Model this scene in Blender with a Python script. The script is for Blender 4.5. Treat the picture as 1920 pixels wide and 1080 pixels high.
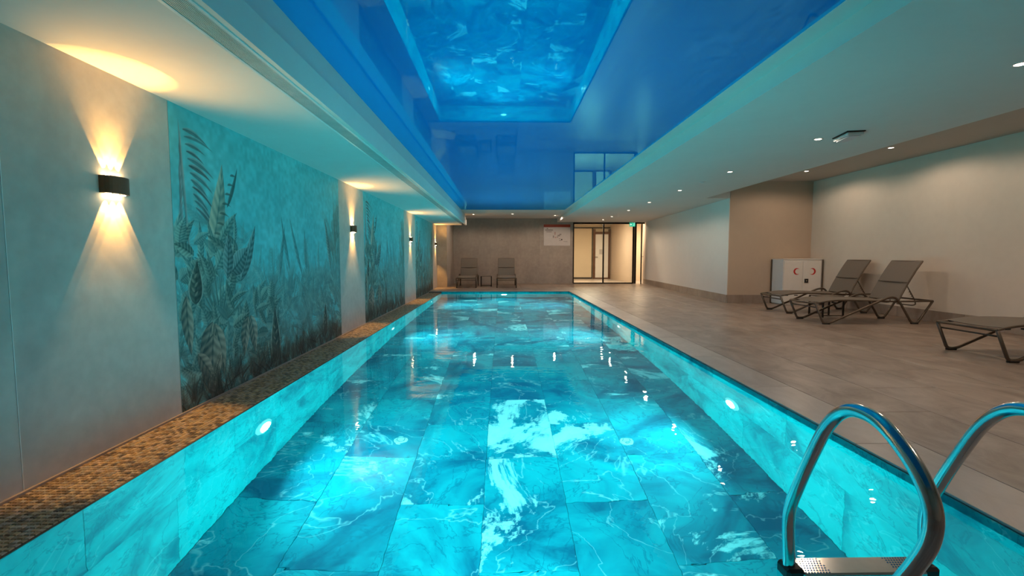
import bpy, math, random
import numpy as np
from mathutils import Vector, Matrix

scene = bpy.context.scene
for o in list(bpy.data.objects):
    bpy.data.objects.remove(o)
C = scene.collection

# ------------------------------------------------------------------ camera, world, exposure
F, VX, VY, CAM_H = 880.0, 943.0, 480.0, 1.1          # focal length in pixels, vanishing point, eye height
cam_data = bpy.data.cameras.new('camera')
cam_data.sensor_width = 36.0
cam_data.lens = F / 1920.0 * 36.0
cam_data.clip_start = 0.05
cam = bpy.data.objects.new('camera', cam_data)
C.objects.link(cam)
_d = Vector(((VX - 960) / F, -(VY - 540) / F, 1.0)).normalized()      # world +Y seen by the camera
_z = Vector((0, _d.z, -_d.y)).normalized()
_x = Vector((_d.y * _z.z - _d.z * _z.y, _d.z * _z.x - _d.x * _z.z, _d.x * _z.y - _d.y * _z.x))
if _x.x < 0:
    _x = -_x
right = Vector((_x[0], _d[0], _z[0])); up = Vector((_x[1], _d[1], _z[1])); fwd = Vector((_x[2], _d[2], _z[2]))
M = Matrix((right, up, -fwd)).transposed().to_4x4()
M.translation = Vector((0, 0, CAM_H))
cam.matrix_world = M
scene.camera = cam

world = bpy.data.worlds.new('world')
scene.world = world
world.use_nodes = True
world.node_tree.nodes['Background'].inputs[0].default_value = (0.02, 0.018, 0.016, 1)
world.node_tree.nodes['Background'].inputs[1].default_value = 0.2

scene.view_settings.view_transform = 'Standard'
scene.view_settings.look = 'None'
scene.view_settings.exposure = 0.0
scene.view_settings.gamma = 1.0
scene.view_settings.use_curve_mapping = False
cy = scene.cycles
cy.max_bounces = 7
cy.diffuse_bounces = 3
cy.glossy_bounces = 4
cy.transmission_bounces = 5
cy.transparent_max_bounces = 12
cy.caustics_refractive = True
cy.caustics_reflective = True
cy.blur_glossy = 0.3
cy.sample_clamp_indirect = 4.0
cy.use_adaptive_sampling = True
cy.adaptive_threshold = 0.05
cy.use_denoising = True

# light levels
POOL_LAMP = 74.0
POOL_COL = (0.13, 0.93, 0.94)
SCONCE_W = 17.0
SCONCE_COL = (1.0, 0.51, 0.12)
DOWN_W = 50.0
DOWN_COL = (1.0, 0.73, 0.52)
CORR_W = 125.0

R = random.Random(7)

# ------------------------------------------------------------------ materials
MATS = {}
def new_mat(name):
    m = bpy.data.materials.new(name)
    m.use_nodes = True
    MATS[name] = m
    return m, m.node_tree, m.node_tree.nodes['Principled BSDF']

def ramp(nt, stops, interp='LINEAR'):
    n = nt.nodes.new('ShaderNodeValToRGB')
    n.color_ramp.interpolation = interp
    el = n.color_ramp.elements
    while len(el) < len(stops):
        el.new(0.5)
    for e, (p, c) in zip(el, stops):
        e.position = p
        e.color = (*c, 1) if len(c) == 3 else c
    return n

def noise(nt, vec, scale, detail=4, rough=0.55, dist=0.0):
    n = nt.nodes.new('ShaderNodeTexNoise')
    n.inputs['Scale'].default_value = scale
    n.inputs['Detail'].default_value = detail
    n.inputs['Roughness'].default_value = rough
    n.inputs['Distortion'].default_value = dist
    nt.links.new(vec, n.inputs['Vector'])
    return n

def coords(nt, kind='Object', scale=(1, 1, 1), rnd=False):
    tc = nt.nodes.new('ShaderNodeTexCoord')
    mp = nt.nodes.new('ShaderNodeMapping')
    mp.inputs['Scale'].default_value = scale
    nt.links.new(tc.outputs[kind], mp.inputs['Vector'])
    out = mp.outputs['Vector']
    if rnd:
        oi = nt.nodes.new('ShaderNodeObjectInfo')
        cb = nt.nodes.new('ShaderNodeVectorMath'); cb.operation = 'SCALE'
        cb.inputs[0].default_value = (37.0, 23.0, 11.0)
        nt.links.new(oi.outputs['Random'], cb.inputs['Scale'])
        ad = nt.nodes.new('ShaderNodeVectorMath'); ad.operation = 'ADD'
        nt.links.new(out, ad.inputs[0]); nt.links.new(cb.outputs[0], ad.inputs[1])
        out = ad.outputs[0]
    return out

def mixc(nt, fac, a, b, blend='MIX'):
    n = nt.nodes.new('ShaderNodeMix'); n.data_type = 'RGBA'; n.blend_type = blend
    for sock, v in ((n.inputs[0], fac), (n.inputs[6], a), (n.inputs[7], b)):
        if hasattr(v, 'links'):
            nt.links.new(v, sock)
        elif isinstance(v, (int, float)):
            sock.default_value = v
        else:
            sock.default_value = (*v, 1)
    return n.outputs[2]

def plain(name, col, rough=0.5, metal=0.0, var=0.06, vscale=8.0, emit=None, estr=0.0, ior=None):
    m, nt, b = new_mat(name)
    v = coords(nt)
    n = noise(nt, v, vscale, 2)
    lo = tuple(max(0, c * (1 - var)) for c in col); hi = tuple(min(1, c * (1 + var)) for c in col)
    r = ramp(nt, [(0.3, lo), (0.7, hi)])
    nt.links.new(n.outputs['Fac'], r.inputs[0])
    nt.links.new(r.outputs[0], b.inputs['Base Color'])
    b.inputs['Roughness'].default_value = rough
    b.inputs['Metallic'].default_value = metal
    if ior: b.inputs['IOR'].default_value = ior
    if emit:
        b.inputs['Emission Color'].default_value = (*emit, 1)
        b.inputs['Emission Strength'].default_value = estr
    return m

def plaster(name, col, var=0.12, scale=1.3, rough=0.8, bump=0.15):
    fine = 1 - var * 0.8
    m, nt, b = new_mat(name)
    v = coords(nt, 'Object', (1, 1, 1))
    n1 = noise(nt, v, scale, 4, 0.62, 0.6)
    n2 = noise(nt, v, scale * 9, 3, 0.6)
    lo = tuple(c * (1 - var) for c in col); hi = tuple(min(1, c * (1 + var)) for c in col)
    r = ramp(nt, [(0.32, lo), (0.5, col), (0.68, hi)])
    nt.links.new(n1.outputs['Fac'], r.inputs[0])
    r2 = ramp(nt, [(0.35, (fine, fine, fine)), (0.65, (1.0, 1.0, 1.0))])
    nt.links.new(n2.outputs['Fac'], r2.inputs[0])
    nt.links.new(mixc(nt, 1.0, r.outputs[0], r2.outputs[0], 'MULTIPLY'), b.inputs['Base Color'])
    b.inputs['Roughness'].default_value = rough
    bp = nt.nodes.new('ShaderNodeBump'); bp.inputs['Strength'].default_value = bump; bp.inputs['Distance'].default_value = 0.004
    nt.links.new(n2.outputs['Fac'], bp.inputs['Height']); nt.links.new(bp.outputs[0], b.inputs['Normal'])
    return m

def marble(name, dark, base, light, white, patch=0.63, rough=0.65):
    m, nt, b = new_mat(name)
    v = coords(nt, 'Object', (1, 1, 1), rnd=True)
    n1 = noise(nt, v, 1.0, 5, 0.58, 1.9)
    r1 = ramp(nt, [(0.34, dark), (0.47, base), (0.62, light)])
    nt.links.new(n1.outputs['Fac'], r1.inputs[0])
    n2 = noise(nt, v, 0.9, 7, 0.68, 1.1)
    r2 = ramp(nt, [(patch, (0, 0, 0)), (patch + 0.035, (0.8, 0.8, 0.8)), (patch + 0.12, (1, 1, 1))])
    nt.links.new(n2.outputs['Fac'], r2.inputs[0])
    n3 = noise(nt, v, 0.9, 4, 0.5, 2.0)
    mt = nt.nodes.new('ShaderNodeMath'); mt.operation = 'SUBTRACT'; mt.inputs[1].default_value = 0.5
    nt.links.new(n3.outputs['Fac'], mt.inputs[0])
    ab = nt.nodes.new('ShaderNodeMath'); ab.operation = 'ABSOLUTE'; nt.links.new(mt.outputs[0], ab.inputs[0])
    r3 = ramp(nt, [(0.0, (0.30, 0.30, 0.30)), (0.006, (0, 0, 0))])
    nt.links.new(ab.outputs[0], r3.inputs[0])
    n4 = noise(nt, v, 1.6, 4, 0.6, 2.6)
    mt4 = nt.nodes.new('ShaderNodeMath'); mt4.operation = 'SUBTRACT'; mt4.inputs[1].default_value = 0.47
    nt.links.new(n4.outputs['Fac'], mt4.inputs[0])
    ab4 = nt.nodes.new('ShaderNodeMath'); ab4.operation = 'ABSOLUTE'; nt.links.new(mt4.outputs[0], ab4.inputs[0])
    r4 = ramp(nt, [(0.0, (0.6, 0.6, 0.6)), (0.022, (0, 0, 0))])
    nt.links.new(ab4.outputs[0], r4.inputs[0])
    c = mixc(nt, r4.outputs[0], r1.outputs[0], dark)
    c = mixc(nt, r3.outputs[0], c, white)
    c = mixc(nt, r2.outputs[0], c, white)
    nt.links.new(c, b.inputs['Base Color'])
    b.inputs['Roughness'].default_value = rough
    b.inputs['Specular IOR Level'].default_value = 0.12
    return m

def stone_tile(name, lo, mid, hi, rough=0.34):
    m, nt, b = new_mat(name)
    v = coords(nt, 'Object', (1.7, 0.9, 1), rnd=True)
    n1 = noise(nt, v, 2.2, 5, 0.66, 0.7)
    r1 = ramp(nt, [(0.3, lo), (0.5, mid), (0.72, hi)])
    nt.links.new(n1.outputs['Fac'], r1.inputs[0])
    oi = nt.nodes.new('ShaderNodeObjectInfo')
    r2 = ramp(nt, [(0.0, (0.90, 0.90, 0.90)), (1.0, (1.0, 0.99, 0.98))])
    nt.links.new(oi.outputs['Random'], r2.inputs[0])
    nt.links.new(mixc(nt, 1.0, r1.outputs[0], r2.outputs[0], 'MULTIPLY'), b.inputs['Base Color'])
    b.inputs['Roughness'].default_value = rough
    n2 = noise(nt, v, 30, 2, 0.6)
    bp = nt.nodes.new('ShaderNodeBump'); bp.inputs['Strength'].default_value = 0.08; bp.inputs['Distance'].default_value = 0.003
    nt.links.new(n2.outputs['Fac'], bp.inputs['Height']); nt.links.new(bp.outputs[0], b.inputs['Normal'])
    return m

plaster('plaster_left', (0.55, 0.50, 0.46), 0.13, 1.1)
plaster('plaster_far', (0.42, 0.36, 0.31), 0.13, 0.9)
plaster('paint_beige', (0.72, 0.64, 0.56), 0.03, 0.8, 0.85, 0.05)
plaster('paint_tan', (0.56, 0.44, 0.34), 0.03, 0.8, 0.85, 0.05)
plaster('paint_white', (0.80, 0.76, 0.73), 0.02, 0.8, 0.85, 0.05)
plaster('paint_ceiling', (0.70, 0.67, 0.64), 0.02, 1.0, 0.85, 0.05)
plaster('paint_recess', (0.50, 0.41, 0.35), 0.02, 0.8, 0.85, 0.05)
plaster('corridor_wall', (0.72, 0.60, 0.44), 0.03, 1.0, 0.85, 0.05)
plaster('grout', (0.24, 0.21, 0.19), 0.1, 6.0)
plaster('pool_grout', (0.01, 0.18, 0.22), 0.1, 6.0)
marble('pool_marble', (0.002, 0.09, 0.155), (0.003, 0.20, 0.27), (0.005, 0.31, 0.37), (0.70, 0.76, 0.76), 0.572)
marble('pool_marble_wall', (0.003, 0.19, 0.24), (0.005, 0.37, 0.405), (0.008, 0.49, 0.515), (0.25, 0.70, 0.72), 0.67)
stone_tile('deck_stone', (0.21, 0.155, 0.122), (0.325, 0.25, 0.205), (0.45, 0.365, 0.31))
stone_tile('coping_stone', (0.38, 0.31, 0.265), (0.46, 0.385, 0.33), (0.53, 0.455, 0.40))
stone_tile('skirting_stone', (0.26, 0.20, 0.165), (0.34, 0.27, 0.225), (0.42, 0.34, 0.29))
plain('dark_metal', (0.035, 0.028, 0.025), 0.4, 0.6)
plain('lounger_metal', (0.125, 0.098, 0.076), 0.35, 0.5)
plain('black_rubber', (0.012, 0.012, 0.012), 0.6)
plain('white_plastic', (0.80, 0.79, 0.77), 0.35)
plain('white_lacquer', (0.86, 0.83, 0.80), 0.4, var=0.02)
plain('white_bluish_light', (0.76, 0.81, 0.86), 0.4, var=0.02)  # white with bluish shade and reflected light put into the colour
plain('steel', (0.62, 0.60, 0.58), 0.16, 1.0, 0.03, 40)
plain('grille_metal', (0.85, 0.85, 0.84), 0.3, 0.3)
plain('grille_slat', (0.75, 0.75, 0.74), 0.35, 0.3)
plain('dark_void', (0.02, 0.02, 0.02), 0.9)
plain('sign_red', (0.36, 0.05, 0.02), 0.5)
plain('sign_board', (0.58, 0.54, 0.52), 0.5, var=0.03)
plain('sign_grey', (0.30, 0.27, 0.26), 0.5)
plain('sign_pink', (0.46, 0.30, 0.28), 0.5)
plain('crescent_red', (0.55, 0.02, 0.02), 0.4)
plain('exit_green', (0.02, 0.35, 0.18), 0.4, emit=(0.05, 0.75, 0.45), estr=0.7)
plain('exit_white', (0.8, 0.9, 0.85), 0.4, emit=(0.7, 1.0, 0.85), estr=0.9)
plain('sconce_metal', (0.16, 0.08, 0.045), 0.45, 0.5)
plain('mosaic_base', (0.07, 0.05, 0.035), 0.6)

def emission(name, col, strength):
    m = bpy.data.materials.new(name); m.use_nodes = True; MATS[name] = m
    nt = m.node_tree; nt.nodes.clear()
    e = nt.nodes.new('ShaderNodeEmission'); e.inputs[0].default_value = (*col, 1); e.inputs[1].default_value = strength
    o = nt.nodes.new('ShaderNodeOutputMaterial'); nt.links.new(e.outputs[0], o.inputs[0])
    return m
emission('pool_lens', (0.5, 0.95, 1.0), 5.0)
emission('led_warm', (1.0, 0.72, 0.36), 60)
emission('down_lens', (1.0, 0.80, 0.58), 14)
emission('corridor_lens', (1.0, 0.84, 0.62), 5.0)

# woven sling fabric
m, nt, b = new_mat('sling_fabric')
v = coords(nt, 'Object', (1, 1, 1))
wv = nt.nodes.new('ShaderNodeTexWave'); wv.inputs['Scale'].default_value = 60; wv.bands_direction = 'Y'
nt.links.new(v, wv.inputs['Vector'])
rr = ramp(nt, [(0.0, (0.12, 0.10, 0.083)), (1.0, (0.20, 0.17, 0.142))]); nt.links.new(wv.outputs['Fac'], rr.inputs[0])
nt.links.new(rr.outputs[0], b.inputs['Base Color']); b.inputs['Roughness'].default_value = 0.7

# glossy blue stretch ceiling: blue film under a tinted mirror gloss
m, nt, b = new_mat('stretch_blue')
nt.nodes.remove(b)
v = coords(nt)
n = noise(nt, v, 0.25, 2, 0.5)
rr = ramp(nt, [(0.3, (0.001, 0.27, 0.88)), (0.7, (0.001, 0.285, 0.92))]); nt.links.new(n.outputs['Fac'], rr.inputs[0])
df = nt.nodes.new('ShaderNodeBsdfDiffuse'); nt.links.new(rr.outputs[0], df.inputs[0])
gs = nt.nodes.new('ShaderNodeBsdfGlossy'); gs.inputs['Roughness'].default_value = 0.008; gs.inputs[0].default_value = (0.16, 0.88, 1.0, 1)
bp = nt.nodes.new('ShaderNodeBump'); bp.inputs['Strength'].default_value = 0.03; bp.inputs['Distance'].default_value = 0.004
n2 = noise(nt, v, 0.3, 1, 0.4); nt.links.new(n2.outputs['Fac'], bp.inputs['Height']); nt.links.new(bp.outputs[0], gs.inputs['Normal'])
fr = nt.nodes.new('ShaderNodeFresnel'); fr.inputs[0].default_value = 4.2
mx = nt.nodes.new('ShaderNodeMixShader')
nt.links.new(fr.outputs[0], mx.inputs[0]); nt.links.new(df.outputs[0], mx.inputs[1]); nt.links.new(gs.outputs[0], mx.inputs[2])
nt.links.new(mx.outputs[0], nt.nodes['Material Output'].inputs[0])

# water: refraction and Fresnel reflection with small ripples
m, nt, b = new_mat('water')
nt.nodes.remove(b)
gl = nt.nodes.new('ShaderNodeBsdfGlass'); gl.inputs['IOR'].default_value = 1.333; gl.inputs['Roughness'].default_value = 0.0
gl.inputs['Color'].default_value = (0.97, 1.0, 1.0, 1)
v = coords(nt, 'Object', (0.8, 1.5, 1))
n1 = noise(nt, v, 2.2, 3, 0.5, 0.4)
n2 = noise(nt, v, 7.0, 2, 0.5, 0.3)
ad = nt.nodes.new('ShaderNodeMath'); ad.operation = 'MULTIPLY_ADD'; ad.inputs[1].default_value = 0.3
nt.links.new(n2.outputs['Fac'], ad.inputs[0]); nt.links.new(n1.outputs['Fac'], ad.inputs[2])
bp = nt.nodes.new('ShaderNodeBump'); bp.inputs['Strength'].default_value = 1.0; bp.inputs['Distance'].default_value = 0.0027
nt.links.new(ad.outputs[0], bp.inputs['Height']); nt.links.new(bp.outputs[0], gl.inputs['Normal'])
nt.links.new(gl.outputs[0], nt.nodes['Material Output'].inputs[0])

# flat window glass
m, nt, b = new_mat('pane_glass')
nt.nodes.remove(b)
tr = nt.nodes.new('ShaderNodeBsdfTransparent'); tr.inputs[0].default_value = (0.93, 0.95, 0.94, 1)
gs = nt.nodes.new('ShaderNodeBsdfGlossy'); gs.inputs['Roughness'].default_value = 0.02
fr = nt.nodes.new('ShaderNodeFresnel'); fr.inputs[0].default_value = 1.45
mx = nt.nodes.new('ShaderNodeMixShader')
nt.links.new(fr.outputs[0], mx.inputs[0]); nt.links.new(tr.outputs[0], mx.inputs[1]); nt.links.new(gs.outputs[0], mx.inputs[2])
nt.links.new(mx.outputs[0], nt.nodes['Material Output'].inputs[0])

def attr_mat(name, attr, rough):
    m, nt, b = new_mat(name)
    a = nt.nodes.new('ShaderNodeAttribute'); a.attribute_name = attr
    nt.links.new(a.outputs['Color'], b.inputs['Base Color'])
    b.inputs['Roughness'].default_value = rough
    return m
attr_mat('mosaic', 'stone', 0.35)
attr_mat('mural_print', 'print', 0.7)

# ------------------------------------------------------------------ mesh helpers
class MB:
    def __init__(self):
        self.v = []; self.f = []
    def add(self, vs, fs):
        o = len(self.v)
        self.v += [tuple(p) for p in vs]
        self.f += [tuple(i + o for i in f) for f in fs]
        return self
    def box(self, a, b):
        (x0, y0, z0), (x1, y1, z1) = a, b
        vs = [(x0, y0, z0), (x1, y0, z0), (x1, y1, z0), (x0, y1, z0), (x0, y0, z1), (x1, y0, z1), (x1, y1, z1), (x0, y1, z1)]
        return self.add(vs, [(0, 3, 2, 1), (4, 5, 6, 7), (0, 1, 5, 4), (1, 2, 6, 5), (2, 3, 7, 6), (3, 0, 4, 7)])
    def cbox(self, a, b, c=0.003):
        """box with all twelve edges chamfered"""
        ctr = [(a[i] + b[i]) / 2 for i in range(3)]; h = [(b[i] - a[i]) / 2 for i in range(3)]
        c = min([c] + [x * 0.45 for x in h])
        vs = []; idx = {}
        for sx in (-1, 1):
            for sy in (-1, 1):
                for sz in (-1, 1):
                    s = (sx, sy, sz)
                    for ax in range(3):
                        p = [ctr[i] + s[i] * (h[i] if i == ax else h[i] - c) for i in range(3)]
                        idx[(s, ax)] = len(vs); vs.append(p)
        fs = []
        for ax in range(3):
            o1, o2 = [i for i in range(3) if i != ax]
            for sg in (-1, 1):
                q = []
                for s1, s2 in ((-1, -1), (1, -1), (1, 1), (-1, 1)):
                    s = [0, 0, 0]; s[ax] = sg; s[o1] = s1; s[o2] = s2
                    q.append(idx[(tuple(s), ax)])
                if (sg > 0) != (ax != 1):
                    q.reverse()
                fs.append(q)
        for ax in range(3):                         # edges along ax
            o1, o2 = [i for i in range(3) if i != ax]
            for s1 in (-1, 1):
                for s2 in (-1, 1):
                    def k(sa, face):
                        s = [0, 0, 0]; s[ax] = sa; s[o1] = s1; s[o2] = s2
                        return idx[(tuple(s), face)]
                    q = [k(-1, o1), k(1, o1), k(1, o2), k(-1, o2)]
                    if (s1 * s2 > 0) == (ax != 1):
                        q.reverse()
                    fs.append(q)
        for sx in (-1, 1):
            for sy in (-1, 1):
                for sz in (-1, 1):
                    s = (sx, sy, sz)
                    q = [idx[(s, 0)], idx[(s, 1)], idx[(s, 2)]]
                    if sx * sy * sz < 0:
                        q.reverse()
                    fs.append(q)
        return self.add(vs, fs)
    def tube(self, pts, r, seg=10, closed=False, ry=None):
        pts = [Vector(p) for p in pts]
        n = len(pts); o = len(self.v); prev = None
        for i, p in enumerate(pts):
            t = (pts[min(i + 1, n - 1)] - pts[max(i - 1, 0)])
            if closed:
                t = pts[(i + 1) % n] - pts[i - 1]
            t.normalize()
            if prev is None:
                a = Vector((0, 0, 1)) if abs(t.z) < 0.9 else Vector((1, 0, 0))
                u = t.cross(a).normalized()
            else:
                u = (prev - t * prev.dot(t)).normalized()
            prev = u
            w = t.cross(u)
            for k in range(seg):
                an = 2 * math.pi * k / seg
                self.v.append(tuple(p + u * (math.cos(an) * r) + w * (math.sin(an) * (ry or r))))
        for i in range(n if closed else n - 1):
            j = (i + 1) % n
            for k in range(seg):
                l = (k + 1) % seg
                self.f.append((o + i * seg + k, o + i * seg + l, o + j * seg + l, o + j * seg + k))
        if not closed:
            self.f.append(tuple(o + k for k in reversed(range(seg))))
            self.f.append(tuple(o + (n - 1) * seg + k for k in range(seg)))
        return self
    def lathe(self, prof, seg=24, origin=(0, 0, 0), axis='z'):
        """prof: (r, h) list; closes at r=0"""
        o = len(self.v); rows = []
        def P(x, y, h):
            if axis == 'z': q = (x, y, h)
            elif axis == 'x': q = (h, x, y)
            else: q = (y, h, x)
            return tuple(origin[i] + q[i] for i in range(3))
        for r, h in prof:
            if r < 1e-6:
                rows.append([len(self.v)]); self.v.append(P(0, 0, h))
            else:
                row = []
                for k in range(seg):
                    a = 2 * math.pi * k / seg
                    row.append(len(self.v)); self.v.append(P(r * math.cos(a), r * math.sin(a), h))
                rows.append(row)
        for a, b2 in zip(rows, rows[1:]):
            for k in range(seg):
                l = (k + 1) % seg
                if len(a) == 1 and len(b2) == 1: continue
                if len(a) == 1: self.f.append((a[0], b2[l], b2[k]))
                elif len(b2) == 1: self.f.append((a[k], a[l], b2[0]))
                else: self.f.append((a[k], a[l], b2[l], b2[k]))
        return self
    def prism(self, poly, h0, h1, axis='z'):
        """extrude a polygon (list of 2D points) along axis; poly axes: z->(x,y), y->(x,z), x->(y,z)"""
        n = len(poly)
        def P(p, h):
            return {'z': (p[0], p[1], h), 'y': (p[0], h, p[1]), 'x': (h, p[0], p[1])}[axis]
        vs = [P(p, h0) for p in poly] + [P(p, h1) for p in poly]
        fs = [tuple(reversed(range(n))), tuple(range(n, 2 * n))]
        fs += [(i, (i + 1) % n, n + (i + 1) % n, n + i) for i in range(n)]
        return self.add(vs, fs)
    def mesh(self, name, smooth=False):
        me = bpy.data.meshes.new(name)
        me.from_pydata(self.v, [], self.f)
        if smooth:
            me.polygons.foreach_set('use_smooth', [True] * len(me.polygons))
        me.validate()
        me.update()
        return me

import bmesh
def fix_normals(me):
    bm = bmesh.new(); bm.from_mesh(me)
    bmesh.ops.recalc_face_normals(bm, faces=bm.faces)
    bm.to_mesh(me); bm.free()

def obj(name, mb, mat, parent=None, loc=None, smooth=False, label=None, auto=None):
    me = mb if isinstance(mb, bpy.types.Mesh) else mb.mesh(name, smooth)
    if not isinstance(mb, bpy.types.Mesh):
        fix_normals(me)
        me.materials.append(MATS[mat])
        if auto:
            me.set_sharp_from_angle(angle=math.radians(auto))
    o = bpy.data.objects.new(name, me)
    C.objects.link(o)
    if parent is not None: o.parent = parent
    if loc is not None: o.location = loc
    if label: o['label'] = label
    return o

def tag(o, label, cat, group=None, kind=None):
    o['label'] = label; o['category'] = cat
    if group: o['group'] = group
    if kind: o['kind'] = kind
    return o

def thing(name, label, cat, loc=(0, 0, 0), rz=0.0, group=None, kind=None):
    o = bpy.data.objects.new(name, None)
    C.objects.link(o); o.location = loc; o.rotation_euler = (0, 0, rz)
    o.empty_display_size = 0.1
    return tag(o, label, cat, group, kind)

def struct(name, mb, mat, label, cat, **k):
    return tag(obj(name, mb, mat, **k), label, cat, kind='structure')

def copy_tree(o, parent=None):
    c = o.copy(); C.objects.link(c); c.parent = parent
    for ch in o.children:
        copy_tree(ch, c)
    return c

def smooth_path(pts, n=6):
    pts = [Vector(p) for p in pts]
    out = []
    for i in range(len(pts) - 1):
        p0 = pts[max(i - 1, 0)]; p1 = pts[i]; p2 = pts[i + 1]; p3 = pts[min(i + 2, len(pts) - 1)]
        for k in range(n):
            t = k / n
            out.append(0.5 * ((2 * p1) + (p2 - p0) * t + (2 * p0 - 5 * p1 + 4 * p2 - p3) * t * t + (3 * p1 - p0 - 3 * p2 + p3) * t ** 3))
    out.append(pts[-1])
    return out

def round_path(pts, rad, n=5):
    """polyline with rounded corners"""
    pts = [Vector(p) for p in pts]
    out = [pts[0]]
    for i in range(1, len(pts) - 1):
        a, b2, c = pts[i - 1], pts[i], pts[i + 1]
        r = rad[i] if isinstance(rad, (list, tuple)) else rad
        d1 = (a - b2); d2 = (c - b2)
        r = min(r, d1.length * 0.48, d2.length * 0.48)
        p = b2 + d1.normalized() * r; q = b2 + d2.normalized() * r
        for k in range(n + 1):
            t = k / n
            out.append(p * (1 - t) ** 2 + b2 * 2 * t * (1 - t) + q * t * t)
    out.append(pts[-1])
    return out

# ------------------------------------------------------------------ dimensions (metres)
XL, XPL, XPR = -2.32, -1.925, 2.07           # left wall, pool edges
YN, YF, YW = 1.45, 14.62, 18.7               # pool near edge, pool far edge, far wall
Y0 = -1.6                                    # wall behind the camera
ZW, ZF, ZLEDGE = -0.05, -1.42, -0.045        # water, pool floor, ledge
ZSL, ZSR, ZC, ZR = 2.175, 2.435, 2.58, 2.82  # left soffit, right soffit, stretch ceiling, recess ceiling
XRW = 7.2                                    # right wall
XCOP = 2.43

# ------------------------------------------------------------------ floors and tiles
floor = struct('floor', MB()
    .box((XCOP - 0.36, Y0 - 0.1, -0.30), (7.5, 23.0, -0.012))
    .box((XL - 0.2, YF, -0.30), (XCOP - 0.36, 23.0, -0.012))
    .box((XL - 0.2, Y0 - 0.1, -0.30), (XCOP - 0.36, YN, -0.012)),
    'grout', 'brown stone tiled floor around the pool', 'floor')

_tile_cache = {}
def tile_mesh(name, dims, mat, ch):
    key = (name, tuple(round(d, 3) for d in dims), mat)
    if key not in _tile_cache:
        h = [d / 2 for d in dims]
        me = MB().cbox((-h[0], -h[1], -h[2]), (h[0], h[1], h[2]), ch).mesh(name)
        fix_normals(me)
        me.materials.append(MATS[mat])
        _tile_cache[key] = me
    return _tile_cache[key]

def tile(name, a, b, mat, parent, ch=0.0025):
    dims = [b[i] - a[i] for i in range(3)]
    if min(dims) < 0.006: return None
    return obj(name, tile_mesh(name, dims, mat, ch), mat, parent, [(a[i] + b[i]) / 2 for i in range(3)])

def tile_region(name, x0, x1, y0, y1, tx, ty, ztop, th, mat, parent, ox=None, oy=None, stag=0.5, gap=0.003):
    ox = x0 if ox is None else ox; oy = y0 if oy is None else oy
    i0 = math.floor((x0 - ox) / tx); i1 = math.ceil((x1 - ox) / tx)
    for i in range(i0, i1):
        off = oy + (stag * ty if i % 2 else 0)
        j0 = math.floor((y0 - off) / ty); j1 = math.ceil((y1 - off) / ty)
        for j in range(j0, j1):
            a0 = max(x0, ox + i * tx); a1 = min(x1, ox + (i + 1) * tx)
            b0 = max(y0, off + j * ty); b1 = min(y1, off + (j + 1) * ty)
            if a1 - a0 < 0.02 or b1 - b0 < 0.02: continue
            dz = R.uniform(-0.0004, 0.0004)
            tile(name, (a0 + gap / 2, b0 + gap / 2, ztop - th + dz), (a1 - gap / 2, b1 - gap / 2, ztop + dz), mat, parent)

tile_region('deck_tile', XCOP, XRW, Y0, YW, 0.6, 1.2, 0.0, 0.012, 'deck_stone', floor)
tile_region('deck_tile', XL, XCOP, YF + 0.36, YW, 0.6, 1.2, 0.0, 0.012, 'deck_stone', floor, ox=XCOP)
tile_region('deck_tile', XL, XCOP, Y0, YN - 0.36, 0.6, 1.2, 0.0, 0.012, 'deck_stone', floor, ox=XCOP)
tile_region('deck_tile', 2.5, 6.6, YW, 22.6, 0.6, 1.2, 0.0, 0.012, 'coping_stone', floor)
# coping around the pool
tile_region('coping_tile', XPR, XCOP, YN, YF, 0.36, 1.2, 0.0, 0.012, 'coping_stone', floor, stag=0)
tile_region('coping_tile', XL, XCOP, YF, YF + 0.36, 1.2, 0.36, 0.0, 0.012, 'coping_stone', floor, ox=XPR, stag=0)
tile_region('coping_tile', XL, XCOP, YN - 0.36, YN, 1.2, 0.36, 0.0, 0.012, 'coping_stone', floor, ox=XPR, stag=0)

# ------------------------------------------------------------------ pool basin
T = 0.012
pfl = struct('floor_pool', MB().box((XPL - 0.3, YN - 0.3, ZF - 0.3), (XPR + 0.3, YF + 0.3, ZF - T)), 'pool_grout',
             'marble tiled pool bottom under the water', 'pool floor')
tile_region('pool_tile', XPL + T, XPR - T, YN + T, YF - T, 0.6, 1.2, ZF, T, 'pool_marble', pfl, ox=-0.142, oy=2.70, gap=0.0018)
pwl = struct('wall_pool_left', MB().box((XL - 0.25, YN - 0.3, ZF - 0.3), (XPL, YF + 0.01, ZLEDGE - 0.012)), 'pool_grout',
             'left pool wall of turquoise lit marble below the mosaic ledge', 'pool wall')
pwr = struct('wall_pool_right', MB().box((XPR, YN - 0.3, ZF - 0.3), (XPR + 0.3, YF + 0.3, -0.30)).box((XPR, YN, -0.30), (XPR + 0.003, YF, -0.013)), 'pool_grout',
             'right pool wall of turquoise lit marble below the deck coping', 'pool wall')
pwf = struct('wall_pool_far', MB().box((XPL - 0.3, YF, ZF - 0.3), (XPR + 0.3, YF + 0.3, -0.30)), 'pool_grout',
             'far end wall of the pool with a round lamp', 'pool wall')
pwn = struct('wall_pool_near', MB().box((XPL - 0.3, YN - 0.3, ZF - 0.3), (XPR + 0.3, YN, -0.30)), 'pool_grout',
             'near end wall of the pool below the ladder', 'pool wall')
zmid = -0.70
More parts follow.
